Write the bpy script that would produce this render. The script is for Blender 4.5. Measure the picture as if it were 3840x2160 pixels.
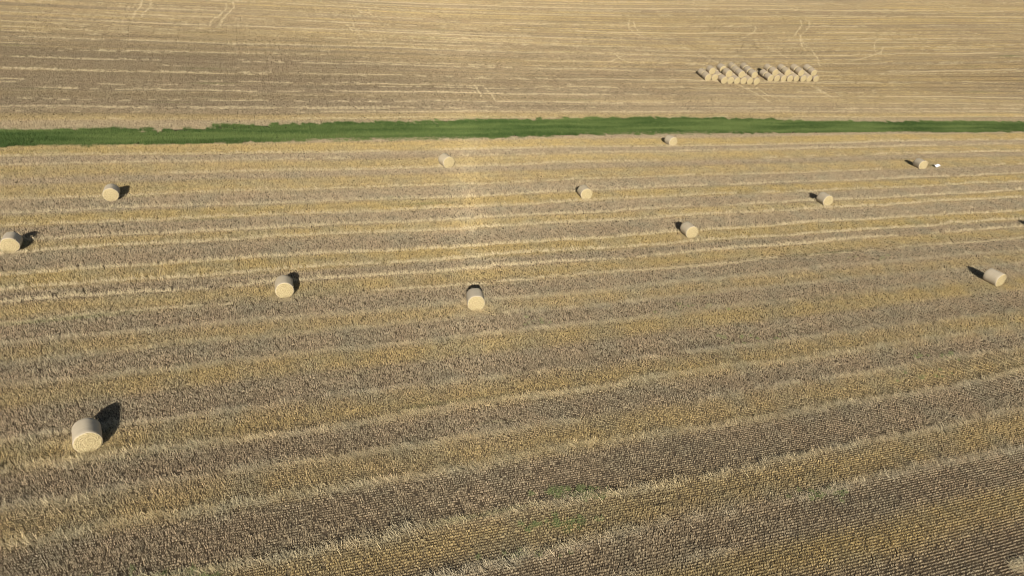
import bpy, bmesh, math, random
import numpy as np
from mathutils import Vector, Matrix

random.seed(7); rng = np.random.default_rng(7)
S = bpy.context.scene
for o in list(bpy.data.objects): bpy.data.objects.remove(o)
C = S.collection

# ------------------------------------------------------------------ camera
W0, H0, F0 = 3840.0, 2160.0, 2560.0
PIT, ROL, CAMH = math.radians(28.134869), math.radians(5.41125), 25.596
cp, sp, cr, sr = math.cos(PIT), math.sin(PIT), math.cos(ROL), math.sin(ROL)
R_ = Vector((cr, sr*sp, sr*cp)); U_ = Vector((-sr, cr*sp, cr*cp)); FW = Vector((0, cp, -sp))
cd = bpy.data.cameras.new('camera'); cam = bpy.data.objects.new('camera', cd); C.objects.link(cam)
M = Matrix((R_, U_, -FW)).transposed().to_4x4(); M.translation = Vector((0, 0, CAMH)); cam.matrix_world = M
cd.sensor_width = 36; cd.lens = 36*F0/W0; cd.clip_start = .5; cd.clip_end = 6000
S.camera = cam
S.cycles.pixel_filter_type = 'BLACKMAN_HARRIS'; S.cycles.filter_width = 1.0

# ------------------------------------------------------------------ light
SUN_EL, SHADOW_AZ = math.radians(23.07), math.radians(-4.41)     # shadows run towards +Y, a little to -X
sd = Vector((math.sin(SHADOW_AZ)*math.cos(SUN_EL), math.cos(SHADOW_AZ)*math.cos(SUN_EL), -math.sin(SUN_EL)))
ld = bpy.data.lights.new('sun', 'SUN'); ld.energy = 5.0; ld.angle = math.radians(.53); ld.color = (1, .935, .82)
sun = bpy.data.objects.new('sun', ld); C.objects.link(sun)
sun.rotation_euler = sd.to_track_quat('-Z', 'Y').to_euler(); sun.location = (0, -60, 60)
wd = bpy.data.worlds.new('World'); S.world = wd; wd.use_nodes = True
nt = wd.node_tree; nt.nodes.clear()
sk = nt.nodes.new('ShaderNodeTexSky'); sk.sky_type = 'NISHITA'; sk.sun_disc = False
sk.sun_elevation = SUN_EL; sk.sun_rotation = math.atan2(-sd.x, -sd.y)
bg = nt.nodes.new('ShaderNodeBackground'); bg.inputs[1].default_value = .05
wo = nt.nodes.new('ShaderNodeOutputWorld'); nt.links.new(sk.outputs[0], bg.inputs[0]); nt.links.new(bg.outputs[0], wo.inputs[0])
S.view_settings.view_transform = 'Standard'; S.view_settings.look = 'None'
S.view_settings.exposure = 0.19; S.view_settings.gamma = 1

# ------------------------------------------------------------------ field frame: s along the drill rows, n across them
TH = math.radians(21.2)
DV = np.array([math.cos(TH), math.sin(TH)]); NV = np.array([-DV[1], DV[0]])
def ss(a, b, x):
    t = np.clip((x-a)/(b-a), 0, 1); return t*t*(3-2*t)
def terr(s, n):
    s = np.asarray(s, float); n = np.asarray(n, float)
    a = np.clip(n-91, 0, 21); z = .5*.17/21*a*a + .17*np.clip(n-112, 0, 10)
    b = np.clip(n-122, 0, 110); z = z + .17*b - .5*(.04/12)*np.clip(b, 0, 12)**2 - .04*np.clip(b-12, 0, 98)
    s0 = 90-1.3*np.clip(n-126, 0, 30)
    sp_ = 12*np.logaddexp(0, (np.clip(s, -400, 420)-s0)/12)
    z = z + .040*sp_*ss(106, 125, n)*(1-ss(230, 420, n)*.5)
    z = z + .05*np.sin(s*.11+n*.05)+.04*np.sin(n*.23-s*.03)
    return z
def sn(x, y): return x*DV[0]+y*DV[1], x*NV[0]+y*NV[1]
def xy(s, n): return s*DV[0]+n*NV[0], s*DV[1]+n*NV[1]
def ray(px, py):
    d = (FW + R_*((px-W0/2)/F0) + U_*((H0/2-py)/F0)); return d
def hit(px, py, dz=.15):
    d = ray(px, py); t = 5.0
    for k in range(4000):
        x, y, z = d.x*t, d.y*t, CAMH+d.z*t; s, n = sn(x, y)
        g = z-(float(terr(s, n))+dz)
        if g < 1e-3 or t > 1500: break
        t += max(.002, g*.9)
    return Vector((x, y, z)), s, n
def project(x, y, z):
    zz = z-CAMH; d = y*cp-zz*sp; u = y*sp+zz*cp
    d = np.maximum(d, .1)
    return W0/2+F0*(x*cr+u*sr)/d, H0/2-F0*(-x*sr+u*cr)/d, d

# smooth value noise for placement
class VN:
    def __init__(s, seed): s.t = np.random.default_rng(seed).random((256, 256))
    def __call__(s, x, y):
        x = np.asarray(x, float); y = np.asarray(y, float)
        i = np.floor(x).astype(int); j = np.floor(y).astype(int); fx = x-i; fy = y-j
        fx = fx*fx*(3-2*fx); fy = fy*fy*(3-2*fy); g = lambda a, b: s.t[a % 256, b % 256]
        return (g(i, j)*(1-fx)+g(i+1, j)*fx)*(1-fy)+(g(i, j+1)*(1-fx)+g(i+1, j+1)*fx)*fy
vn1, vn2, vn3 = VN(1), VN(2), VN(3)

# ------------------------------------------------------------------ helpers
def tag(o, label=None, cat=None, group=None, kind=None):
    if label: o['label'] = label
    if cat: o['category'] = cat
    if group: o['group'] = group
    if kind: o['kind'] = kind
    return o
def mesh_np(name, V, Fc, smooth=False, mats=None, midx=None):
    V = np.asarray(V, np.float32); Fc = np.asarray(Fc, np.int32)
    me = bpy.data.meshes.new(name); k = Fc.shape[1]
    me.vertices.add(len(V)); me.vertices.foreach_set('co', V.ravel())
    me.loops.add(Fc.size); me.loops.foreach_set('vertex_index', Fc.ravel())
    me.polygons.add(len(Fc)); me.polygons.foreach_set('loop_start', np.arange(0, Fc.size, k, dtype=np.int32))
    if midx is not None: me.polygons.foreach_set('material_index', np.asarray(midx, np.int32))
    if smooth: me.polygons.foreach_set('use_smooth', np.ones(len(Fc), bool))
    for m in (mats or []): me.materials.append(m)
    me.update(calc_edges=True); me.validate(); return me

class NT:
    def __init__(s, name):
        s.m = bpy.data.materials.new(name); s.m.use_nodes = True; s.t = s.m.node_tree; s.t.nodes.clear()
        s.o = s.t.nodes.new('ShaderNodeOutputMaterial'); s.b = s.t.nodes.new('ShaderNodeBsdfPrincipled')
        s.b.inputs['Roughness'].default_value = .85
        s.b.inputs['Specular IOR Level'].default_value = .15
        s.t.links.new(s.b.outputs[0], s.o.inputs[0])
    def n(s, typ, ins={}, **kw):
        x = s.t.nodes.new(typ)
        for k, v in kw.items(): setattr(x, k, v)
        for k, v in ins.items():
            if isinstance(v, bpy.types.NodeSocket): s.t.links.new(v, x.inputs[k])
            else: x.inputs[k].default_value = v
        return x
    def math(s, op, a, b=0.0, clamp=False):
        return s.n('ShaderNodeMath', {0: a, 1: b}, operation=op, use_clamp=clamp).outputs[0]
    def mix(s, f, a, b, blend='MIX'):
        x = s.t.nodes.new('ShaderNodeMix'); x.data_type = 'RGBA'; x.blend_type = blend; x.clamp_factor = True
        for k, v in ((0, f), (6, a), (7, b)):
            if isinstance(v, bpy.types.NodeSocket): s.t.links.new(v, x.inputs[k])
            else: x.inputs[k].default_value = v if k == 0 else (*v, 1)
        return x.outputs[2]
    def rng(s, v, a, b, c, d):
        return s.n('ShaderNodeMapRange', {0: v, 1: a, 2: b, 3: c, 4: d}).outputs[0]
    def noise(s, vec, scale, detail=2.0, rough=.5):
        return s.n('ShaderNodeTexNoise', {'Vector': vec, 'Scale': scale, 'Detail': detail, 'Roughness': rough}).outputs[0]
    def col(s, c):
        s.t.links.new(c, s.b.inputs['Base Color']) if isinstance(c, bpy.types.NodeSocket) else setattr(s.b.inputs['Base Color'], 'default_value', (*c, 1))

# ------------------------------------------------------------------ swath pattern across the field (n in metres)
GOLD = [(15.3, 17.3), (20.3, 22.4), (26.0, 28.2), (30.9, 32.9), (36.2, 38.2), (40.9, 42.9), (46.0, 48.1), (50.4, 52.8),
        (56.4, 58.4), (61.6, 64.3), (67.8, 71.6), (74.0, 77.6), (80.4, 84.0), (94.3, 97.0), (103.5, 105.6), (112, 114.8), (120, 123.8), (127, 133), (137.5, 142),
        (146, 152), (157, 164), (170, 176), (183, 192), (200, 207)]
GAMP = [1.1, .85, .8, .9, 1.0, .7, .95, 1.25, .95, 1.1, .8, .85, 1.15, .8, .45, .5, .6, .75, .7, .8, .7, .75, .7, .7]
def gold_pts():
    p = [(0, .2), (14.9, .05)]
    for (a, b), g in zip(GOLD, GAMP):
        lo = -.08 if a < 85 else (.12 if a < 110 else .3)
        p += [(a-.5, lo), (a+.3, g*.8), ((a+b)/2, g), (b-.3, g*.85), (b+.45, lo)]
    p += [(240, .4)]
    return p
NMAX = 240.0
def field_coords(k, wob=.35):
    g = k.n('ShaderNodeNewGeometry').outputs['Position']
    s = k.n('ShaderNodeVectorMath', {0: g, 1: (DV[0], DV[1], 0)}, operation='DOT_PRODUCT').outputs['Value']
    n = k.n('ShaderNodeVectorMath', {0: g, 1: (NV[0], NV[1], 0)}, operation='DOT_PRODUCT').outputs['Value']
    sn_ = k.n('ShaderNodeCombineXYZ', {0: k.math('MULTIPLY', s, .12), 1: k.math('MULTIPLY', n, .15)}).outputs[0]
    w = k.noise(sn_, 1.0, 2)
    n2 = k.math('ADD', n, k.math('MULTIPLY', k.math('SUBTRACT', w, .5), wob*2))
    return g, s, n, n2
def curve(k, v, pts):
    x = k.n('ShaderNodeFloatCurve', {1: v}); cu = x.mapping.curves[0]
    x.mapping.use_clip = False
    pts = sorted((min(max(a/NMAX, 0), 1), b) for a, b in pts)
    q = [pts[0]]
    for a, b in pts[1:]:
        if a > q[-1][0]+1e-5: q.append((a, b))
    pts = q
    cu.points[0].location = pts[0]; cu.points[-1].location = pts[-1]
    for a, b in pts[1:-1]: cu.points.new(a, b)
    for p in cu.points: p.handle_type = 'VECTOR'
    x.mapping.update(); return x.outputs[0]

def straw_mat(name, kind):
    k = NT(name); g, s, n, n2 = field_coords(k)
    gold = curve(k, k.math('DIVIDE', n2, NMAX), gold_pts())
    # patchiness along the rows
    v1 = k.n('ShaderNodeCombineXYZ', {0: k.math('MULTIPLY', s, .022), 1: k.math('MULTIPLY', n, .30)}).outputs[0]
    pat = k.noise(v1, 1.0, 3)
    v2 = k.n('ShaderNodeCombineXYZ', {0: k.math('MULTIPLY', s, .012), 1: k.math('MULTIPLY', n, .03)}).outputs[0]
    big = k.noise(v2, 1.0, 3)
    gold = k.math('ADD', gold, k.math('MULTIPLY', k.math('SUBTRACT', pat, .5), .5), True)
    # in the far field thin streaks follow the rows
    v3 = k.n('ShaderNodeCombineXYZ', {0: k.math('MULTIPLY', s, .010), 1: k.math('MULTIPLY', n, .8)}).outputs[0]
    streak = k.noise(v3, 1.0, 5, .75)
    far = k.rng(n, 92, 110, 0, 1)
    fgold = k.math('ADD', k.math('MULTIPLY', k.math('SUBTRACT', streak, .5), 4.2), k.rng(big, .35, .65, .05, .5), True)
    leftgrey = k.math('MULTIPLY', k.math('MULTIPLY', k.rng(s, 60, 10, 0, 1), k.rng(n, 134, 120, 0, 1)), k.rng(n, 93, 99, 0, 1))
    fgold = k.math('SUBTRACT', fgold, k.math('MULTIPLY', leftgrey, .45), True)
    gold = k.math('ADD', k.math('MULTIPLY', gold, k.math('SUBTRACT', 1.0, k.math('MULTIPLY', far, .75))), k.math('MULTIPLY', fgold, k.math('MULTIPLY', far, .75)), True)
    isl = k.n('ShaderNodeNewGeometry').outputs['Random Per Island']
    if kind == 'stem':
        grey, gld = (.480, .382, .250), (.555, .425, .195)
    else:
        grey, gld = (.50, .41, .27), (.59, .465, .24)
    c = k.mix(gold, grey, gld)
    pk = k.noise(g, .35, 2)
    c = k.mix(k.math('MULTIPLY', k.rng(pk, .42, .7, 0, .5), k.rng(n, 60, 95, 1, .3)), c, (.37, .35, .25))        # greyer, weedier stems
    c = k.mix(k.rng(k.noise(g, .21, 2), .52, .75, 0, .25), c, (.47, .34, .22))   # reddish straw
    gp = k.noise(v1, 2.3, 2)
    c = k.mix(k.rng(gp, .66, .78, 0, .38), c, (.20, .27, .10))          # thin green regrowth
    sc = k.rng(isl, 0, 1, .7, 1.3)
    sc = k.math('MULTIPLY', sc, k.math('ADD', 1.0, k.math('MULTIPLY', k.math('SUBTRACT', streak, .5), k.rng(n, 85, 105, .6, 1.35))))
    sc = k.math('MULTIPLY', sc, k.rng(k.noise(g, 1.6, 2), .3, .7, .86, 1.14))
    sc = k.math('MULTIPLY', sc, k.math('SUBTRACT', 1.0, k.math('MULTIPLY', leftgrey, .24)))
    cc = k.n('ShaderNodeCombineXYZ', {0: sc, 1: sc, 2: sc}).outputs[0]
    c = k.mix(1.0, c, cc, 'MULTIPLY'); k.col(c); return k.m
M_stem = straw_mat('stubble_stem', 'stem'); M_laid = straw_mat('laid_straw', 'laid')

def plain_island(name, a, b, rough=.85, ns=6.0):
    k = NT(name); isl = k.n('ShaderNodeNewGeometry').outputs['Random Per Island']
    g = k.n('ShaderNodeNewGeometry').outputs['Position']
    c = k.mix(isl, a, b); c = k.mix(k.rng(k.noise(g, ns, 2), .35, .65, 0, .4), c, tuple(x*.75 for x in a)); k.col(c)
    k.b.inputs['Roughness'].default_value = rough; return k.m
M_pale = plain_island('pale_straw', (.80, .69, .46), (.66, .54, .32))
M_line = plain_island('bright_straw', (.74, .62, .40), (.62, .51, .31))
M_dark = plain_island('crushed_shade_straw', (.17, .13, .08), (.26, .20, .12))  # crushed straw in wheel marks; the shade of the tracks is painted into its colour
M_green = None
def grass_mat():
    k = NT('grass_blade'); g, s, n, n2 = field_coords(k)
    isl = k.n('ShaderNodeNewGeometry').outputs['Random Per Island']
    v = k.n('ShaderNodeCombineXYZ', {0: k.math('MULTIPLY', s, .05), 1: k.math('MULTIPLY', n, .40)}).outputs[0]
    c = k.mix(k.rng(k.noise(v, 1.0, 3), .38, .62, 0, 1), (.055, .103, .026), (.180, .240, .075))
    c = k.mix(k.rng(k.noise(g, 1.3, 3), .55, .7, 0, .6), c, (.20, .25, .08))
    c = k.mix(k.math('MULTIPLY', isl, .45), c, (.15, .22, .07)); k.col(c); k.b.inputs['Roughness'].default_value = .6; return k.m
M_grass = grass_mat()
M_weed = plain_island('weed_leaf', (.22, .27, .10), (.31, .34, .16))

def soil_mat():
    k = NT('soil'); g, s, n, n2 = field_coords(k)
    c = k.mix(k.noise(g, 3, 4), (.080, .058, .036), (.145, .105, .065))
    lit = k.rng(k.noise(g, 26, 3, .7), .50, .60, 0, 1)
    gold = curve(k, k.math('DIVIDE', n2, NMAX), gold_pts())
    litc = k.mix(gold, (.27, .22, .15), (.42, .31, .14))
    c = k.mix(k.math('MULTIPLY', lit, k.math('ADD', .34, k.math('MULTIPLY', gold, .55))), c, litc)
    # the grass strip grows on darker green turf
    k.col(c)
    bm = k.n('ShaderNodeBump', {'Strength': .6, 'Distance': .04, 'Height': k.noise(g, 9, 4)}); k.t.links.new(bm.outputs[0], k.b.inputs['Normal'])
    return k.m
M_soil = soil_mat()

# ------------------------------------------------------------------ ground: one sheet out to the horizon
gs = np.concatenate([np.linspace(-2600, -200, 14)[:-1], np.arange(-200, 460, 2.5), np.linspace(460, 3000, 14)])
gn = np.concatenate([np.linspace(-1500, -30, 10)[:-1], np.arange(-30, 300, 2.0), np.linspace(300, 3200, 14)])
Sg, Ng = np.meshgrid(gs, gn); X, Y = xy(Sg, Ng); Z = terr(Sg, Ng)
nx_, ny_ = len(gs), len(gn); idx = np.arange(nx_*ny_).reshape(ny_, nx_)
Fq = np.stack([idx[:-1, :-1], idx[:-1, 1:], idx[1:, 1:], idx[1:, :-1]], -1).reshape(-1, 4)
ground = bpy.data.objects.new('ground', mesh_np('ground', np.stack([X, Y, Z], -1).reshape(-1, 3), Fq, True, [M_soil]))
C.objects.link(ground); tag(ground, kind='structure')

# grass strip outline in field coordinates (far edge, near edge)
GF = np.array([(-60, 90.2), (-28.5, 90.1), (-22, 90.15), (-16.6, 90.3), (-15, 89.4), (-11.1, 89.9), (-4.5, 91.7), (9.3, 91.9), (24.8, 92.9), (37.1, 93.4), (50.7, 94.3),
               (62.8, 93.9), (74.8, 93.4), (84.3, 91.8), (107.3, 91.3), (136.7, 91.2), (260, 91)])
GN_ = np.array([(-60, 83.8), (-26.9, 83.75), (-14.4, 83.75), (-3.2, 84.25), (8.5, 84.5), (26.3, 84.45), (42.3, 85.7), (57.9, 85.8), (84.4, 85.5), (127.8, 84.5), (260, 84)])
gfar = lambda s: np.interp(s, GF[:, 0], GF[:, 1]); gnear = lambda s: np.interp(s, GN_[:, 0], GN_[:, 1])
k = NT('turf'); g_ = k.n('ShaderNodeNewGeometry').outputs['Position']
k.col(k.mix(k.noise(g_, 1.5, 4), (.08, .10, .035), (.13, .14, .06))); M_turf = k.m
ts = np.arange(-60, 260, 1.0); V = []; 
for f in (0, .25, .5, .75, 1):
    wob = (vn1(ts*.9, ts*0+3)-.5)*.5*(1 if f in (0, 1) else 0)
    nn = (gnear(ts)+.45)*(1-f)+(gfar(ts)-.35)*f+wob; x, y = xy(ts, nn); V.append(np.stack([x, y, terr(ts, nn)+.03], -1))
V = np.array(V); ii = np.arange(V.shape[0]*V.shape[1]).reshape(V.shape[:2])
Fq = np.stack([ii[:-1, :-1], ii[:-1, 1:], ii[1:, 1:], ii[1:, :-1]], -1).reshape(-1, 4)
turf = bpy.data.objects.new('turf', mesh_np('turf', V.reshape(-1, 3), Fq, True, [M_turf])); C.objects.link(turf); tag(turf, kind='structure')

# ------------------------------------------------------------------ tiles of stems
LEAN = np.array([-.083, -.004])       # the stems stand plumb while the field falls a little sideways
def blades(P, D_, Wd, yaw, taper=.6):
    """P (N,3) roots, D_ (N,3) stem vectors, Wd widths, yaw facing -> one quad each"""
    sx = np.stack([np.cos(yaw), np.sin(yaw), np.zeros_like(yaw)], -1)*Wd[:, None]/2
    a, b = P-sx, P+sx; c, d = P+D_+sx*taper, P+D_-sx*taper
    V = np.stack([a, b, c, d], 1).reshape(-1, 3); Fc = np.arange(len(V)).reshape(-1, 4); return V, Fc
def periodic(r, nx, ny, x, y, L):
    t = r.random((nx, ny)); u = (x/L*nx) % nx; v = (y/L*ny) % ny
    i = u.astype(int) % nx; j = v.astype(int) % ny; fu = u-np.floor(u); fv = v-np.floor(v)
    fu = fu*fu*(3-2*fu); fv = fv*fv*(3-2*fv)
    g = lambda a, b: t[a % nx, b % ny]
    return (g(i, j)*(1-fu)+g(i+1, j)*fu)*(1-fv)+(g(i, j+1)*(1-fu)+g(i+1, j+1)*fu)*fv
TL = 1.5
def rot2(v):   # field (s,n) -> world xy
    return np.stack([v[:, 0]*DV[0]+v[:, 1]*NV[0], v[:, 0]*DV[1]+v[:, 1]*NV[1]], -1)
LIB = {}
def variants(name, builder, count, mats):
    col = bpy.data.collections.new(name)
    for q in range(count):
        V, Fc, mi = builder(np.random.default_rng(100+q*7+len(name)))
        me = mesh_np('%s_mesh' % name, V, Fc, False, mats, mi)
        o = bpy.data.objects.new('%s_%02d' % (name, q), me); col.objects.link(o)
    LIB[name] = col; return col
def tile(r, hgt=.165, dens=1.0, lean_amp=.35, litter=120, wd=.013, gap=.05, rs=.014):
    rows = 10; per = int(TL/.034*dens)
    ro = np.repeat(np.arange(rows), per*2)
    s = r.random(len(ro))*TL; n = (ro+.5)*TL/rows+r.normal(0, rs, len(ro))
    l_shift = r.random()*TL; cl = periodic(r, 6, 4, s, n, TL); c2 = periodic(r, 14, 7, s, n+l_shift, TL)
    keep = c2 > gap*r.random(len(s))+.10
    s, n, cl, c2, ro = s[keep], n[keep], cl[keep], c2[keep], ro[keep]
    h = hgt*(.68+.45*cl+.25*(c2-.5))*r.uniform(.8, 1.15, len(s))
    l1 = (periodic(r, 5, 4, s, n, TL)-.5)*lean_amp*2; l2 = (periodic(r, 5, 4, s, n, TL)-.5)*lean_amp*2
    loc = np.stack([l1, l2], -1)+r.normal(0, .018, (len(s), 2))
    w = rot2(np.stack([s-TL/2, n-TL/2], -1)); lw = rot2(loc)+LEAN
    P = np.concatenate([w, np.full((len(s), 1), -.01)], 1); D_ = np.concatenate([lw*h[:, None], h[:, None]], 1)
    V, Fc = blades(P, D_, np.full(len(s), wd)*r.uniform(.7, 1.7, len(s)), r.uniform(0, np.pi, len(s)))
    m = np.zeros(len(Fc), int)
    # litter: short lengths lying about at the stem feet
    N = litter; q = rot2(r.random((N, 2))*TL-TL/2); a = r.uniform(0, 2*np.pi, N); L = r.uniform(.07, .2, N)
    P = np.concatenate([q, r.uniform(.015, .09, N)[:, None]], 1); D_ = np.stack([np.cos(a)*L, np.sin(a)*L, r.normal(0, .025, N)], -1)
    V2, F2 = blades(P, D_, np.full(N, wd*1.1), a+np.pi/2, 1.0)
    return np.concatenate([V, V2]), np.concatenate([Fc, F2+len(V)]), np.concatenate([m, np.ones(len(F2), int)])
def laid(r, L=1.0, wid=.30, N=135, hgt=.15, ln=.26):
    s = r.uniform(-L/2, L/2, N); n = np.clip(r.normal(0, wid/2, N), -wid*1.3, wid*1.3)
    base = periodic(r, 6, 2, s+L/2, n+2, L)
    a = r.normal(1.9, .5, N)+(base-.5)*1.6; h = hgt*(.5+base)*r.uniform(.5, 1.2, N); l = r.uniform(.6, 1.2, N)*ln
    w = rot2(np.stack([s, n], -1)); d = rot2(np.stack([np.cos(a)*l*.8, np.sin(a)*l*.6], -1))
    P = np.concatenate([w, h[:, None]*.55], 1); D_ = np.concatenate([d, (h*r.uniform(-.2, 1.1, N))[:, None]], 1)
    V, Fc = blades(P, D_, r.uniform(.012, .026, N), r.uniform(0, np.pi, N), .8)
    return V, Fc, np.zeros(len(Fc), int)
def grass(r, L=.75, N=330):
    s, n = r.random(N)*L-L/2, r.random(N)*L-L/2; cl = periodic(r, 4, 4, s+L/2, n+L/2, L)
    h = .26*(.3+1.2*cl)*r.uniform(.6, 1.25, N); w = rot2(np.stack([s, n], -1)); l = r.normal(0, .45, (N, 2))+LEAN
    V, Fc = blades(np.concatenate([w, np.zeros((N, 1))], 1), np.concatenate([l*h[:, None], h[:, None]], 1), r.uniform(.02, .04, N), r.uniform(0, np.pi, N), .35)
    return V, Fc, np.zeros(len(Fc), int)
def weed(r):
    N = 60; a = r.uniform(0, 2*np.pi, N); rr = np.sqrt(r.random(N))*.22; h = r.uniform(.1, .26, N)
    P = np.stack([np.cos(a)*rr, np.sin(a)*rr, np.zeros(N)], -1); l = r.normal(0, .5, (N, 2))
    V, Fc = blades(P, np.concatenate([l*h[:, None], h[:, None]], 1), r.uniform(.015, .035, N), r.uniform(0, np.pi, N), .4)
    return V, Fc, np.zeros(len(Fc), int)

variants('stubble_grey', lambda r: tile(r, .20, 1.5, .045, 55, wd=.010, gap=.12), 14, [M_stem, M_laid])
variants('stubble_gold', lambda r: tile(r, .19, 1.6, .045, 110, wd=.010, gap=.05), 14, [M_stem, M_laid])
variants('stubble_open', lambda r: tile(r, .19, 1.35, .06, 26, wd=.010, gap=.16, rs=.010), 14, [M_stem, M_laid])
variants('straw_ridge', laid, 8, [M_laid])
variants('straw_line', lambda r: laid(r, 1.0, .2, 90, .16, .24), 8, [M_line])
variants('straw_wisp', lambda r: laid(r, .6, .14, 60, .20, .2), 6, [M_pale])
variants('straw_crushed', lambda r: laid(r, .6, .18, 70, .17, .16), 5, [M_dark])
variants('grass_tile', grass, 8, [M_grass])
variants('weed_tuft', weed, 5, [M_weed])

def scatter(name, lib, s, n, idx, scale, rotz, label, cat, dz=0.0):
    """one object: a cloud of points, each carrying one small tile from the library collection"""
    s = np.asarray(s, float); n = np.asarray(n, float)
    x, y = xy(s, n); z = terr(s, n)+dz; e = .5
    dzs = (terr(s+e, n)-terr(s-e, n))/(2*e); dzn = (terr(s, n+e)-terr(s, n-e))/(2*e)
    gx = dzs*DV[0]+dzn*NV[0]; gy = dzs*DV[1]+dzn*NV[1]
    # tilt so that tiles lie along the slope (euler xyz with small angles), rotz first
    me = bpy.data.meshes.new(name); me.vertices.add(len(s)); me.vertices.foreach_set('co', np.stack([x, y, z], -1).astype(np.float32).ravel())
    cz, sz = np.cos(rotz), np.sin(rotz)
    # rotation R = tilt * Rz ; euler for blender = Rz*Ry*Rx -> tilt expressed in the turned frame
    lx = gx*cz+gy*sz; ly = -gx*sz+gy*cz
    rot = np.stack([np.arctan(ly), -np.arctan(lx), rotz+0*lx], -1)
    for nm, tp, dat in (('rot', 'FLOAT_VECTOR', rot), ('scl', 'FLOAT_VECTOR', np.asarray(scale))):
        at = me.attributes.new(nm, tp, 'POINT'); at.data.foreach_set('vector', dat.astype(np.float32).ravel())
    at = me.attributes.new('pick', 'INT', 'POINT'); at.data.foreach_set('value', np.asarray(idx, np.int32))
    me.update(); o = bpy.data.objects.new(name, me); C.objects.link(o)
    ng = bpy.data.node_groups.new(name, 'GeometryNodeTree')
    ng.interface.new_socket('Geometry', in_out='INPUT', socket_type='NodeSocketGeometry'); ng.interface.new_socket('Geometry', in_out='OUTPUT', socket_type='NodeSocketGeometry')
    N = ng.nodes; gi = N.new('NodeGroupInput'); go = N.new('NodeGroupOutput'); io = N.new('GeometryNodeInstanceOnPoints')
    ci = N.new('GeometryNodeCollectionInfo'); ci.inputs[0].default_value = LIB[lib]; ci.inputs[1].default_value = True; ci.inputs[2].default_value = True
    L = ng.links; L.new(gi.outputs[0], io.inputs['Points']); L.new(ci.outputs[0], io.inputs['Instance']); io.inputs['Pick Instance'].default_value = True
    def attr(nm, tp, sock):
        a = N.new('GeometryNodeInputNamedAttribute'); a.data_type = tp; a.inputs[0].default_value = nm; return a.outputs[0]
    L.new(attr('pick', 'INT', 0), io.inputs['Instance Index'])
    ra = attr('rot', 'FLOAT_VECTOR', 0); er = N.new('FunctionNodeEulerToRotation'); L.new(ra, er.inputs[0]); L.new(er.outputs[0], io.inputs['Rotation'])
    L.new(attr('scl', 'FLOAT_VECTOR', 0), io.inputs['Scale']); L.new(io.outputs[0], go.inputs[0])
    md = o.modifiers.new('scatter', 'NODES'); md.node_group = ng
    return tag(o, label, cat, kind='stuff')

def inview(s, n, mx=260, my=150, side=5.0):
    x, y = xy(s, n); z = terr(s, n); ok = np.zeros(len(s), bool)
    for ox in (-side, 0, side):
        px, py, d = project(x+ox, y, z); ok |= (px > -mx) & (px < W0+mx) & (py > -my) & (py < H0+my) & (d > 3)
    return ok

# stubble tiles over both fields
a, b = np.meshgrid(np.arange(-75, 330, TL), np.arange(4.5, 232, TL)); s, n = a.ravel()+TL/2, b.ravel()+TL/2
ok = inview(s, n); s, n = s[ok], n[ok]
ins = (n > gnear(s)+.65) & (n < gfar(s)-.5); s, n = s[~ins], n[~ins]
isg = np.zeros(len(s), bool)
for (p, q) in GOLD: isg |= (n > p-.2) & (n < q+.2)
far = n > 95; fz = vn2(s*.012, n*1.1)
isg = np.where(far, fz+.2*rng.random(len(s)) > .58, isg) 
isg &= (vn1(s*.05, n*.3) > .25)
N_ = len(s); js = rng.uniform(-.02, .02, N_)
sc = lambda N: np.stack([np.ones(N)*1.0, np.ones(N)*1.0, np.ones(N)], -1)
hz = (.80+.45*vn3(s*.13, n*.35))*(1-.0*far)
hz = hz*np.interp(n, [10, 45, 62, 84, 95, 110], [.72, .72, 1.0, 1.0, .75, .62])
opn = (~isg) & (s > -2) & (n < 34) & ((n < 15.4) | (vn1(s*.07+5, n*.45)+rng.normal(0, .06, len(s)) > .58))
cls = np.where(isg, 1, np.where(opn, 2, 0))
for g, nm, lib, lab in ((2, 'open_stubble', 'stubble_open', 'thin cut stubble with dark soil showing between the drill rows'), (1, 'golden_stubble', 'stubble_gold', 'golden cut straw stubble in the chaffy swaths of both fields'), (0, 'brown_stubble', 'stubble_grey', 'grey brown cut stubble standing in drill rows between the golden swaths')):
    m = cls == g; q = sc(m.sum()); q[:, 2] = hz[m]
    flip = np.zeros(m.sum())
    scatter(nm, lib, s[m]+js[m], n[m], rng.integers(0, 14, m.sum()), q, flip, lab, 'stubble')
print('tiles', N_)

# ridges of leaning straw between the passes
LINES = [(17.4, .35), (19.63, .7), (22.42, .95), (25.96, .8), (28.33, .6), (30.85, .9), (33.19, .7), (38.18, .85), (40.72, .6), (43.03, 1), (45.8, .8), (48.43, .8), (50.37, .8),
         (52.76, .95), (56.42, .9), (58.51, .9), (61.56, .75), (64.42, .9), (68.0, .4), (73.9, .8), (77.6, .6), (80.05, .9), (94.6, .6), (97.6, .5), (99.5, .6), (102.4, .35),
         (106.3, .45), (109.5, .3), (113.2, .4), (117.6, .6), (121.2, .45), (125.9, .8), (130.2, .4), (134.8, .5), (139.6, .6), (144.4, .35), (151.0, .9), (156.2, .6), (161.9, .5), (168.8, .5), (178, .6), (188, .5), (200, .5)]
LINES += [(float(q_), (.05+.45*random.random())) for q_ in np.cumsum(rng.uniform(1.1, 3.2, 60))+95 if q_ < 225]
rs, rn, rz = [], [], []
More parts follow.
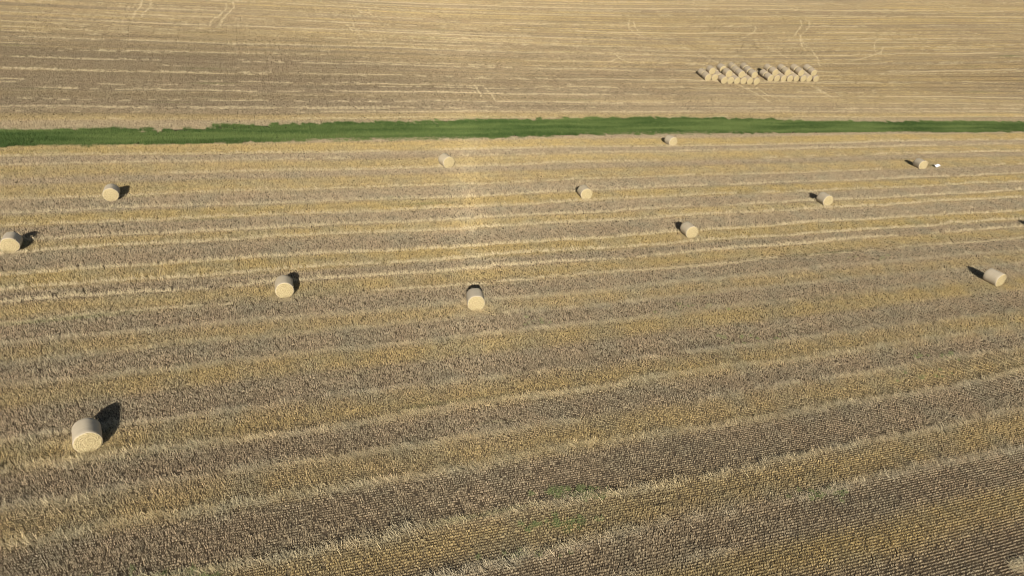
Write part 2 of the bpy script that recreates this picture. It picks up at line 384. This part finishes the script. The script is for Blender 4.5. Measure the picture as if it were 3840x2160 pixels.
for nn, st in LINES:
    step = .62 if nn < 60 else .75
    q = np.arange(-75, 330, step); dens = vn2(q*.06+nn*3.1, q*0+nn)*.75+vn3(q*.4, q*0+nn*1.7)*.35
    q = q[dens+rng.normal(0, .09, len(q)) > .85-.66*st]; rs.append(q+rng.uniform(-.15, .15, len(q)))
    rn.append(nn+(vn1(q*.05, q*0+nn)-.5)*.55+rng.normal(0, .07 if nn > 40 else .09, len(q))); rz.append(np.full(len(q), (.8+.5*st)*(.8 if nn < 46 else (1.45 if nn < 92 else 1.15)))*rng.uniform(.75, 1.2, len(q)))
rs, rn, rz = map(np.concatenate, (rs, rn, rz)); rn = rn+.12*np.sin(rs*.35+rn*3); ok = inview(rs, rn, 150, 80, 3); rs, rn, rz = rs[ok], rn[ok], rz[ok]
q = sc(len(rs)); q[:, 2] = rz; q[:, 0] = rng.uniform(.8, 1.25, len(rs)); q[:, 1] = rng.uniform(.8, 1.4, len(rs))*np.where(rn > 44, .72, 1)
for m, nm, lib, lab in ((rn < 44, 'straw_ridges', 'straw_ridge', 'loose straw leaning in low ridges between the nearest harvested swaths'), (rn >= 44, 'straw_lines', 'straw_line', 'thin bright lines of loose straw along the swath edges towards and beyond the grass strip')):
    scatter(nm, lib, rs[m], rn[m], rng.integers(0, 8, m.sum()), q[m], rng.uniform(-.2, .2, m.sum()), lab, 'straw')

# tractor marks (polylines in photo pixels, laid on the field)
def c1(p): return [(x/2.0125, y/2.0125) for x, y in p]
def c2(p): return [(1280+x/2.0125, y/2.0125) for x, y in p]
def c3(p): return [(2560+x/2.0125, y/2.0125) for x, y in p]
def ell(cx, cy, rx, ry, a0=0, a1=360, k=14): return [(cx+rx*math.cos(math.radians(a0+(a1-a0)*i/k)), cy+ry*math.sin(math.radians(a0+(a1-a0)*i/k))) for i in range(k+1)]
PALE = [c1([(1075, 0), (1060, 50), (1010, 100), (1000, 135)]), c1([(1140, 0), (1135, 60), (1080, 95), (1065, 130)]),
        c1([(1700, 20), (1715, 55), (1660, 110), (1590, 155), (1580, 200)]), c1([(1755, 10), (1768, 50), (1715, 105), (1665, 165), (1655, 210)]),
        c2([(35, 175), (90, 240), (150, 275)]), c2([(85, 170), (100, 205), (130, 240), (165, 275)]), c2([(150, 80), (190, 90), (250, 120), (320, 170)]), c2([(120, 60), (150, 95), (220, 90), (210, 60), (160, 55)]),
        c2([(1010, 640), (1040, 690), (1060, 730)]), c2([(1080, 660), (1130, 710), (1170, 765)]), c2([(500, 350), (540, 345), (585, 370)]),
        c2([(780, 310), (930, 280), (960, 295)]), c2([(2040, 460), (2090, 430), (2140, 410)]), c2([(2060, 400), (2100, 440), (2180, 470)]),
        c2([(2170, 150), (2165, 200), (2200, 240), (2300, 290)]), c2([(2205, 160), (2215, 200), (2240, 235)]),
        c3([(925, 140), (958, 170), (955, 200), (930, 230), (885, 270), (900, 310), (960, 360), (1020, 440), (1035, 500)]), c3([(890, 150), (900, 190), (860, 240), (845, 270)]), c3([(885, 290), (905, 350), (930, 380)]),
        c3(ell(1480, 350, 32, 52, 0, 300)), c3([(1500, 390), (1430, 420), (1330, 445), (1250, 465)]),
        c3([(960, 640), (1030, 680), (1100, 720), (1290, 780)]), c3([(1030, 640), (1090, 665), (1150, 690), (1200, 725)]), c3([(1000, 650), (1060, 690), (1130, 735)]),
        c3([(480, 660), (600, 730), (680, 780)]), c3([(560, 660), (660, 730)]), c3([(430, 640), (520, 690)]), c3([(680, 730), (720, 740), (740, 760)]),
        c3([(0, 350), (100, 400), (220, 450), (300, 490)]), c3([(480, 200), (530, 190), (552, 210), (540, 240), (490, 265), (450, 290)]), c3([(600, 350), (700, 385), (800, 440)]),
        c3([(1040, 570), (1300, 560), (1900, 538), (2576, 515)]), c3([(1500, 560), (2000, 552), (2576, 540)]), c3([(1040, 600), (1200, 597)]),
        c2([(1830, 720), (1930, 700)]), c2([(1700, 620), (1800, 660), (1870, 680)]), c3([(860, 1130), (960, 1105), (1180, 1105)]), c3([(820, 60), (850, 80), (870, 60), (830, 40)]),
        c2([(900, 1125), (1000, 1110), (1200, 1105), (1400, 1105)]), c2([(1100, 1140), (1250, 1135), (1380, 1140)]), c2([(1150, 1195), (1300, 1190), (1440, 1180)])]
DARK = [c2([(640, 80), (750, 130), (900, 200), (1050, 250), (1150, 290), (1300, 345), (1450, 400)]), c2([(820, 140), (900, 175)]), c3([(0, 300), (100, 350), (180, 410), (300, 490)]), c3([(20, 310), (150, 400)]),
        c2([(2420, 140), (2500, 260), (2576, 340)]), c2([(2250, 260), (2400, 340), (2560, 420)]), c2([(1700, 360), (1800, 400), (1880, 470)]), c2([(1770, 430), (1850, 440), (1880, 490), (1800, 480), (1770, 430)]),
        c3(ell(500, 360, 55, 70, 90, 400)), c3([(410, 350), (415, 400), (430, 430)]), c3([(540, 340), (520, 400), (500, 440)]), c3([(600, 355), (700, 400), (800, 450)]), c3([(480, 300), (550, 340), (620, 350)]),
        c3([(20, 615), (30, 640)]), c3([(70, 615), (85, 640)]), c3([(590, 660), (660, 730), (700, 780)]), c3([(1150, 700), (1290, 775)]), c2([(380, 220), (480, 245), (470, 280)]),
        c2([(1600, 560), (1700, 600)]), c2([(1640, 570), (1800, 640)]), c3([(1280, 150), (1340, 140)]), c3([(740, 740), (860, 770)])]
def along(polys, step, jit):
    A, B = [], []
    for P in polys:
        P3 = [hit(px, py)[1:] for px, py in P]
        for (s0, n0), (s1, n1) in zip(P3[:-1], P3[1:]):
            L = math.hypot(s1-s0, n1-n0); k = max(1, int(L/step))
            for i in range(k):
                if random.random() < .15: continue
                A.append(s0+(s1-s0)*i/k+random.gauss(0, jit)); B.append(n0+(n1-n0)*i/k+random.gauss(0, jit))
    return np.array(A), np.array(B)
A, B = along(PALE, .26, .08); q = sc(len(A))*rng.uniform(.35, .85, (len(A), 1))
scatter('straw_wisps', 'straw_wisp', A, B, rng.integers(0, 6, len(A)), q, rng.uniform(0, 6.28, len(A)), 'pale flattened straw in curved tractor marks across the field', 'straw')
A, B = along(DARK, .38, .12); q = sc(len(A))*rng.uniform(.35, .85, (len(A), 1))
scatter('crushed_shade_straw', 'straw_crushed', A, B, rng.integers(0, 5, len(A)), q, rng.uniform(0, 6.28, len(A)), 'crushed straw darkened for shade in diagonal wheel marks near the bale stacks', 'straw')

# grass strip
a, b = np.meshgrid(np.arange(-62, 240, .6), np.arange(83, 95.5, .55)); s = a.ravel()+rng.uniform(-.15, .15, a.size); n = b.ravel()+rng.uniform(-.15, .15, a.size)
e = (vn1(s*.5, s*0+9)-.5)*.35+(vn2(s*2.9, s*0+19)-.5)*.4
prob = np.where((s < 2) & (s > -16) & (n > gfar(s)-1.8), .35, .96)
ok = (n > gnear(s)+e+.15) & (n < gfar(s)+e-.1) & inview(s, n, 120, 50, 4)
stray = (n > gnear(s)+e-.1) & (n < gfar(s)+e+.5) & (vn3(s*.5, n*1.3) > .6) & inview(s, n, 120, 50, 4)
ok = (ok & (rng.random(len(s)) < prob)) | (stray & (rng.random(len(s)) < .5)); s, n = s[ok], n[ok]; q = sc(len(s)); q[:, 2] = .55+.9*vn2(s*.25, n*.9)
scatter('grass', 'grass_tile', s, n, rng.integers(0, 8, len(s)), q, rng.uniform(-.4, .4, len(s)), 'green grass strip dividing the two stubble fields', 'grass')

# green regrowth among the stubble
A, B = [], []
for px, py, rx, ry, N in [(2160, 1845, 80, 18, 60), (2090, 1960, 90, 26, 30), (3100, 1845, 60, 22, 20), (2620, 1150, 110, 18, 14), (2830, 1265, 90, 20, 16), (3560, 1330, 90, 14, 14), (1985, 1195, 70, 14, 8), (1950, 2075, 90, 20, 8), (3500, 1400, 120, 20, 8), (3230, 960, 60, 10, 6), (700, 2150, 160, 25, 14)]:
    for i in range(N):
        _, s_, n_ = hit(px+random.gauss(0, rx*.9), min(2158, py+random.gauss(0, ry*.6))); A.append(s_); B.append(n_)
A, B = np.array(A), np.array(B)
scatter('green_regrowth', 'weed_tuft', A, B, rng.integers(0, 5, len(A)), sc(len(A))*rng.uniform(.5, 1.0, (len(A), 1))*.8, rng.uniform(0, 6, len(A)), 'small green weeds coming up in thin patches between the stubble rows', 'weeds')

# ------------------------------------------------------------------ round bales
def bale_mats():
    k = NT('bale_straw'); o = k.n('ShaderNodeTexCoord').outputs['Object']
    sx = k.n('ShaderNodeSeparateXYZ', {0: o}); x, z = sx.outputs[0], sx.outputs[2]
    r = k.math('SQRT', k.math('ADD', k.math('MULTIPLY', x, x), k.math('MULTIPLY', z, z)))
    an = k.math('ARCTAN2', z, x)
    nz = k.noise(o, 5, 3)
    sp_ = k.math('SINE', k.math('ADD', k.math('ADD', k.math('MULTIPLY', r, 48), an), k.math('MULTIPLY', nz, 16)))
    c = k.mix(k.rng(sp_, -1, 1, 0, 1), (.42, .34, .18), (.58, .485, .28))
    c = k.mix(k.rng(k.noise(o, 9, 4, .7), .5, .68, 0, .9), c, (.33, .25, .12))
    c = k.mix(k.rng(k.noise(o, 3.4, 3, .6), .52, .66, 0, .5), c, (.36, .28, .15))
    isl = k.n('ShaderNodeNewGeometry').outputs['Random Per Island']; c = k.mix(k.math('MULTIPLY', isl, .35), c, (.66, .55, .35)); k.col(c)
    bm = k.n('ShaderNodeBump', {'Strength': .9, 'Distance': .03, 'Height': k.math('ADD', k.math('MULTIPLY', sp_, .22), k.math('MULTIPLY', k.noise(o, 22, 3), 2.0))}); k.t.links.new(bm.outputs[0], k.b.inputs['Normal'])
    straw = k.m
    k = NT('net_wrap'); o = k.n('ShaderNodeTexCoord').outputs['Object']; sx = k.n('ShaderNodeSeparateXYZ', {0: o})
    oi = k.n('ShaderNodeObjectInfo').outputs['Random']
    ax = k.n('ShaderNodeCombineXYZ', {0: k.math('MULTIPLY', sx.outputs[1], 14.0), 1: k.math('MULTIPLY', sx.outputs[0], .8), 2: k.math('MULTIPLY', sx.outputs[2], .8)}).outputs[0]
    st = k.noise(ax, 1.4, 3, .6)
    c = k.mix(st, (.49, .40, .26), (.64, .54, .38)); c = k.mix(k.rng(k.noise(o, 1.6, 2), .4, .7, 0, .5), c, (.60, .50, .33))
    c = k.mix(k.math('MULTIPLY', oi, .35), c, (.50, .45, .385)); k.col(c); k.b.inputs['Roughness'].default_value = .7
    bm = k.n('ShaderNodeBump', {'Strength': .5, 'Distance': .02, 'Height': st}); k.t.links.new(bm.outputs[0], k.b.inputs['Normal'])
    k2 = k.m.copy(); k2.name = 'weathered_net_wrap'
    for nd in k2.node_tree.nodes:
        if nd.type == 'BSDF_PRINCIPLED': bs = nd
    src = bs.inputs['Base Color'].links[0].from_socket; mx = k2.node_tree.nodes.new('ShaderNodeMix'); mx.data_type = 'RGBA'; mx.blend_type = 'MULTIPLY'; mx.inputs[0].default_value = 1
    k2.node_tree.links.new(src, mx.inputs[6]); mx.inputs[7].default_value = (.78, .76, .76, 1); k2.node_tree.links.new(mx.outputs[2], bs.inputs['Base Color'])
    return straw, k.m, k2
M_bale, M_net, M_net_old = bale_mats()
BR, BL = .65, 1.284
def bale_meshes(seed):
    r = np.random.default_rng(seed); SEG = 56; t = np.linspace(0, 2*np.pi, SEG, endpoint=False)
    lob = sum(r.uniform(.004, .014)*np.cos(k*t+r.uniform(0, 6.3)) for k in (2, 3, 4, 5, 7))
    def ring(rad, y, amp=1.0, nz=.004):
        rr = rad*(1+lob*amp)+r.normal(0, nz, SEG); z = rr*np.sin(t); z = np.where(z < -BR*.965, -BR*.965-(z+BR*.965)*-.25, z)
        return np.stack([rr*np.cos(t), np.full(SEG, y)+r.normal(0, nz, SEG), z], -1)
    # straw body with domed, uneven ends
    rows = []; prof = []
    for a, yy in ((.12, .035), (.3, .030), (.5, .024), (.7, .014), (.85, .006), (.95, -.006)): prof.append((BR*a, -(BL/2+yy)))
    for yy in (-BL/2+.03, -BL/4, 0, BL/4, BL/2-.03): prof.append((BR*.985, yy))
    for a, yy in ((.95, -.006), (.85, .006), (.7, .014), (.5, .024), (.3, .030), (.12, .035)): prof.append((BR*a, (BL/2+yy)))
    V = []
    for a, y in prof: V.append(ring(a, y, 1, .009 if abs(y) > BL/2-.02 else .003))
    V = np.concatenate(V); F_ = []
    nr = len(prof)
    for i in range(nr-1):
        for j in range(SEG): F_.append((i*SEG+j, (i+1)*SEG+j, (i+1)*SEG+(j+1) % SEG, i*SEG+(j+1) % SEG))
    V = np.concatenate([V, [[0, -(BL/2+.036), 0], [0, BL/2+.036, 0]]]); c0, c1_ = len(V)-2, len(V)-1
    for j in range(0, SEG, 2):
        F_.append((c0, j, (j+1) % SEG, (j+2) % SEG)); b_ = (nr-1)*SEG; F_.append((c1_, b_+(j+2) % SEG, b_+(j+1) % SEG, b_+j))
    # loose straws standing off the two ends
    N = 420; a = r.uniform(0, 2*np.pi, N); rad = BR*np.sqrt(r.random(N))*.97; sd_ = np.where(r.random(N) < .5, -1, 1)
    P = np.stack([np.cos(a)*rad, sd_*(BL/2+.03-.05*(rad/BR)**3), np.sin(a)*rad], -1)
    P[:, 2] = np.maximum(P[:, 2], -BR*.93)
    b_ = a+np.pi/2+r.normal(0, .7, N); L = r.uniform(.06, .2, N); D_ = np.stack([np.cos(b_)*L, sd_*r.uniform(.0, .05, N), np.sin(b_)*L], -1)
    hw = r.uniform(.004, .011, N); px = np.stack([-np.sin(b_)*hw, np.zeros(N), np.cos(b_)*hw], -1)
    V2 = np.stack([P-px, P+px, P+D_+px, P+D_-px], 1).reshape(-1, 3); F2 = np.arange(len(V2)).reshape(-1, 4)+len(V)
    body = mesh_np('straw_body', np.concatenate([V, V2]), np.concatenate([np.array(F_), F2]), False, [M_bale])
    for p in body.polygons: p.use_smooth = p.index < len(F_)
    # net wrap: a sleeve over the round side, rolled a little over both rims
    prof = [(BR*.955, -BL/2-.004), (BR*.985, -BL/2+.004), (BR*1.003, -BL/2+.03), (BR*1.008, -BL/3)]
    for q in np.linspace(-BL/4, BL/4, 7): prof.append((BR*(1.008+r.uniform(-.006, .006)), q))
    prof += [(BR*1.008, BL/3), (BR*1.003, BL/2-.03), (BR*.985, BL/2-.004), (BR*.955, BL/2+.004)]
    V = np.concatenate([ring(a, y, 1, .0022)+0 for a, y in prof]); F_ = []
    for i in range(len(prof)-1):
        for j in range(SEG): F_.append((i*SEG+j, (i+1)*SEG+j, (i+1)*SEG+(j+1) % SEG, i*SEG+(j+1) % SEG))
    # sagging straight generatrices of the floor side stay clear of the body
    net = mesh_np('net_wrap', V, np.array(F_), True, [M_net]); return body, net
BM = [bale_meshes(20+i) for i in range(6)]
proto = []
def bale(loc, yaw, pitch=0.0, scale=1.0, spin=0.0, label='', group='', v=0, roll=0.0):
    root = bpy.data.objects.new('straw_bale', None); C.objects.link(root); root.empty_display_size = .3
    # local axes: -y is the end turned to the camera
    Rm = Matrix.Rotation(yaw, 4, 'Z') @ Matrix.Rotation(pitch, 4, 'X') @ Matrix.Rotation(roll, 4, 'Y')
    root.matrix_world = Matrix.Translation(loc) @ Rm @ Matrix.Scale(scale, 4)
    tag(root, label, 'hay bale', group)
    body = bpy.data.objects.new('straw_body', BM[v][0]); net = bpy.data.objects.new('net_wrap', BM[v][1])
    for o in (body, net):
        C.objects.link(o); o.parent = root; o.location = (0, 0, BR*.965); 
        if spin: o.rotation_euler = (0, 0, spin)
    if 'stack' in group: net.material_slots[0].link = 'OBJECT'; net.material_slots[0].material = M_net_old
    return root
SINGLE = [  # x, y, yaw(deg) from the solved photograph; label
    (-20.94, 26.31, 33.6, 'round straw bale nearest the camera with a large black shadow, bottom left of the field'),
    (-38.7, 46.25, 25.8, 'round straw bale cut by the left edge of the view, shadow falling to its right'),
    (-37.46, 57.78, 24.6, 'round straw bale upper left, closest to the grass strip on the left side'),
    (-16.68, 43.56, 21.0, 'round straw bale left of centre with the shadow curling round its right side'),
    (-2.64, 44.39, 11.3, 'round straw bale in the middle of the field seen end on, shadow hidden directly behind'),
    (-8.94, 76.24, 33.0, 'pale round straw bale with no shadow showing, just below the middle of the grass strip'),
    (6.81, 69.88, 16.2, 'round straw bale right of centre with only a thin dark shadow rim'),
    (20.13, 94.67, 24.7, 'round straw bale touching the near edge of the green grass strip'),
    (16.65, 62.11, 18.9, 'round straw bale with a dark shadow on its left and a green tinge behind'),
    (34.8, 75.51, 16.6, 'round straw bale at right with rounded shadow on the left, between two other bales'),
    (54.99, 94.54, 12.2, 'round straw bale lying beside the white plastic scrap'),
    (43.84, 57.48, 25.7, 'round straw bale near the right edge lying broadside with a long narrow shadow'),
]
for i, (x, y, yaw, lab) in enumerate(SINGLE):
    s_, n_ = sn(x, y); bale(Vector((x, y, float(terr(s_, n_))-.01)), math.radians(yaw), 0, 1.1 if i == 5 else 1, 0, lab, 'single bales scattered over the near field', i % 6)
A, B = [], []
for i, (x, y, yaw, lab) in enumerate(SINGLE):
    for q_ in range(46):
        a_ = random.uniform(0, 6.283); d_ = .62+abs(random.gauss(0, .38)); s_, n_ = sn(x+math.cos(a_)*d_, y+math.sin(a_)*d_-.15); A.append(s_); B.append(n_)
A, B = np.array(A), np.array(B); q = sc(len(A))*rng.uniform(.45, .9, (len(A), 1)); q[:, 2] *= .8
scatter('spilt_straw', 'straw_ridge', A, B, rng.integers(0, 8, len(A)), q, rng.uniform(0, 6.28, len(A)), 'loose straw spilt on the stubble around the feet of the bales', 'straw')
# the bale whose shadow alone enters the picture at the right edge
p, s_, n_ = hit(3823, 829, .15)
q = p+Vector((.7, -2.9, 0)); s_, n_ = sn(q.x, q.y); q.z = float(terr(s_, n_))-.01
bale(q, math.radians(18), 0, 1, 0, 'round straw bale just past the right edge, only its shadow tip in view', 'single bales scattered over the near field', 2)
EDGE_BALE = q

# two stacks
SC = 1.06; DD = 2*BR*SC; LL = (BL+.2)*SC
def zc(p): return (2600+p[0]/5.152, 220+p[1]/5.152)
def stack(front, tops, depth_b, groupname, side, phi=None):
    # front: pixel centres of first and last front faces; columns are laid touching along the line between them
    pa = hit(*zc(front[0]), dz=DD/2)[0]; pb = hit(*zc(front[1]), dz=DD/2)[0]
    r = (pb-pa); r.z = 0; print(side, 'row spacing', r.length/(front[2]), math.degrees(math.atan2(r.y, r.x)))
    return pa, pb
NUM = ['first', 'second', 'third', 'fourth', 'fifth', 'sixth', 'seventh', 'eighth']
def build_stack(pxa, pxb, ncol, depths, setback, tops, side):
    pa = hit(*zc(pxa), dz=DD/2)[0]; pb = hit(*zc(pxb), dz=DD/2)[0]
    r = pb-pa; L = r.length; r.normalize(); gap = L/(ncol-1)
    print(side, 'pitch', gap, 'DD', DD, 'phi', math.degrees(math.atan2(r.y, r.x)))
    phi = math.atan2(r.y, r.x); ax = Vector((-math.sin(phi), math.cos(phi), 0))
    def put(face, k, zoff, lab, v):
        c = face+ax*(LL*(k+.5)); s_, n_ = sn(c.x, c.y); e = .6
        c1_ = c+ax*e; c0_ = c-ax*e; z1 = float(terr(*sn(c1_.x, c1_.y))); z0 = float(terr(*sn(c0_.x, c0_.y)))
        c2_ = Vector((c.x, c.y, float(terr(s_, n_))+zoff-.01))
        bale(c2_+Vector((random.gauss(0, .05), random.gauss(0, .05), 0)), phi+random.gauss(0, .03), math.atan2(z1-z0, 2*e), SC*random.uniform(.965, 1.02), random.choice((0, math.pi)) if zoff else 0, lab, 'bales of the %s stack' % side, v)
    cols = []
    for i in range(ncol):
        f = pa+r*(gap*i)+ax*(setback[i]*LL); cols.append(f)
        for k in range(depths[i]):
            d = ('front end of its line', 'second back in its line', 'third back in its line')[k]
            put(f, k, 0, '%s bottom bale from left, %s, %s stack' % (NUM[i], d, side), random.randrange(6))
    for j, (i, ks, lat) in enumerate(tops):
        f = (cols[i]+cols[i+1])/2 if abs(setback[i]-setback[i+1]) < .01 else cols[i+1]-r*(gap/2)
        for k in ks:
            d = 'at the front' if k < .5 else ('behind its neighbour' if k < 1.8 else 'at the very back')
            put(f+r*lat+ax*.05, k, math.sqrt(max(.1, DD*DD-gap*gap/4)), '%s top bale from left, %s, %s stack' % (NUM[j], d, side), random.randrange(6))
    return cols
build_stack((1495, 382), (2370, 388), 8, [2]*8, [0]*8, [(0, (0, 1), 0), (2, (0, 1), 0), (4, (0, 1), 0), (6, (0, 1), 0)], 'right')
build_stack((350, 412), (1222, 438), 8, [2, 2, 3, 3, 3, 3, 3, 3], [.75, .75, 0, 0, 0, 0, 0, 0], [(0, (0,), 0), (2, (0, 1.45), 0), (4, (0, 1, 2), 0), (6, (0, 1, 2), 0)], 'left')

# ------------------------------------------------------------------ white plastic scrap
k = NT('white_plastic'); k.col((.92, .92, .93)); k.b.inputs['Roughness'].default_value = .35; M_white = k.m
p, s_, n_ = hit(3512, 626, .15); x, y = np.meshgrid(np.linspace(-.37, .37, 17), np.linspace(-.22, .22, 11))
z = .34+.5*y+.08*np.sin(x*9+y*5)+.05*np.sin(y*17-x*4)+rng.normal(0, .018, x.shape)+.14*(x/.4)**2
xx = x*(1-.12*np.sin(y*11)); V = np.stack([xx, y+.03*np.sin(x*14), z], -1).reshape(-1, 3); V2 = V.copy(); V2[:, 2] -= .012
ii = np.arange(x.size).reshape(x.shape); top = np.stack([ii[:-1, :-1], ii[:-1, 1:], ii[1:, 1:], ii[1:, :-1]], -1).reshape(-1, 4); bot = top[:, ::-1]+x.size
bd = list(ii[0, :])+list(ii[1:, -1])+list(ii[-1, -2::-1])+list(ii[-2:0:-1, 0]); sdf = [(bd[i], bd[i]+x.size, bd[(i+1) % len(bd)]+x.size, bd[(i+1) % len(bd)]) for i in range(len(bd))]
o = bpy.data.objects.new('plastic_scrap', mesh_np('plastic_scrap', np.concatenate([V, V2]), np.concatenate([top, bot, np.array(sdf)]), False, [M_white]))
o.location = (p.x, p.y, p.z-.15); C.objects.link(o); tag(o, 'crumpled white plastic scrap lying on the stubble beside a bale', 'plastic scrap')

# loose straw heap in the bottom right corner
def heap(px, py, rad, hgt, N, label):
    p, s_, n_ = hit(px, py, .1); r = np.random.default_rng(5); a = r.uniform(0, 2*np.pi, N); rr = np.sqrt(r.random(N))*rad
    P = np.stack([np.cos(a)*rr*1.5, np.sin(a)*rr, hgt*np.exp(-(rr/rad)**2*1.8)*r.uniform(.4, 1, N)], -1); P[:, :2] = rot2(P[:, :2])
    b_ = r.uniform(0, 2*np.pi, N); L = r.uniform(.12, .34, N); D_ = np.stack([np.cos(b_)*L, np.sin(b_)*L, r.normal(.02, .06, N)], -1)
    V, Fc = blades(P, D_, r.uniform(.010, .02, N), b_+np.pi/2+r.normal(0, .4, N), .9)
    o = bpy.data.objects.new('straw_heap', mesh_np('straw_heap', V, Fc, False, [M_pale])); o.location = (p.x, p.y, float(terr(s_, n_)))
    C.objects.link(o); tag(o, label, 'straw heap', kind=None)
heap(3838, 2122, .5, .3, 500, 'loose heap of pale straw on the dark rows in the bottom right corner')
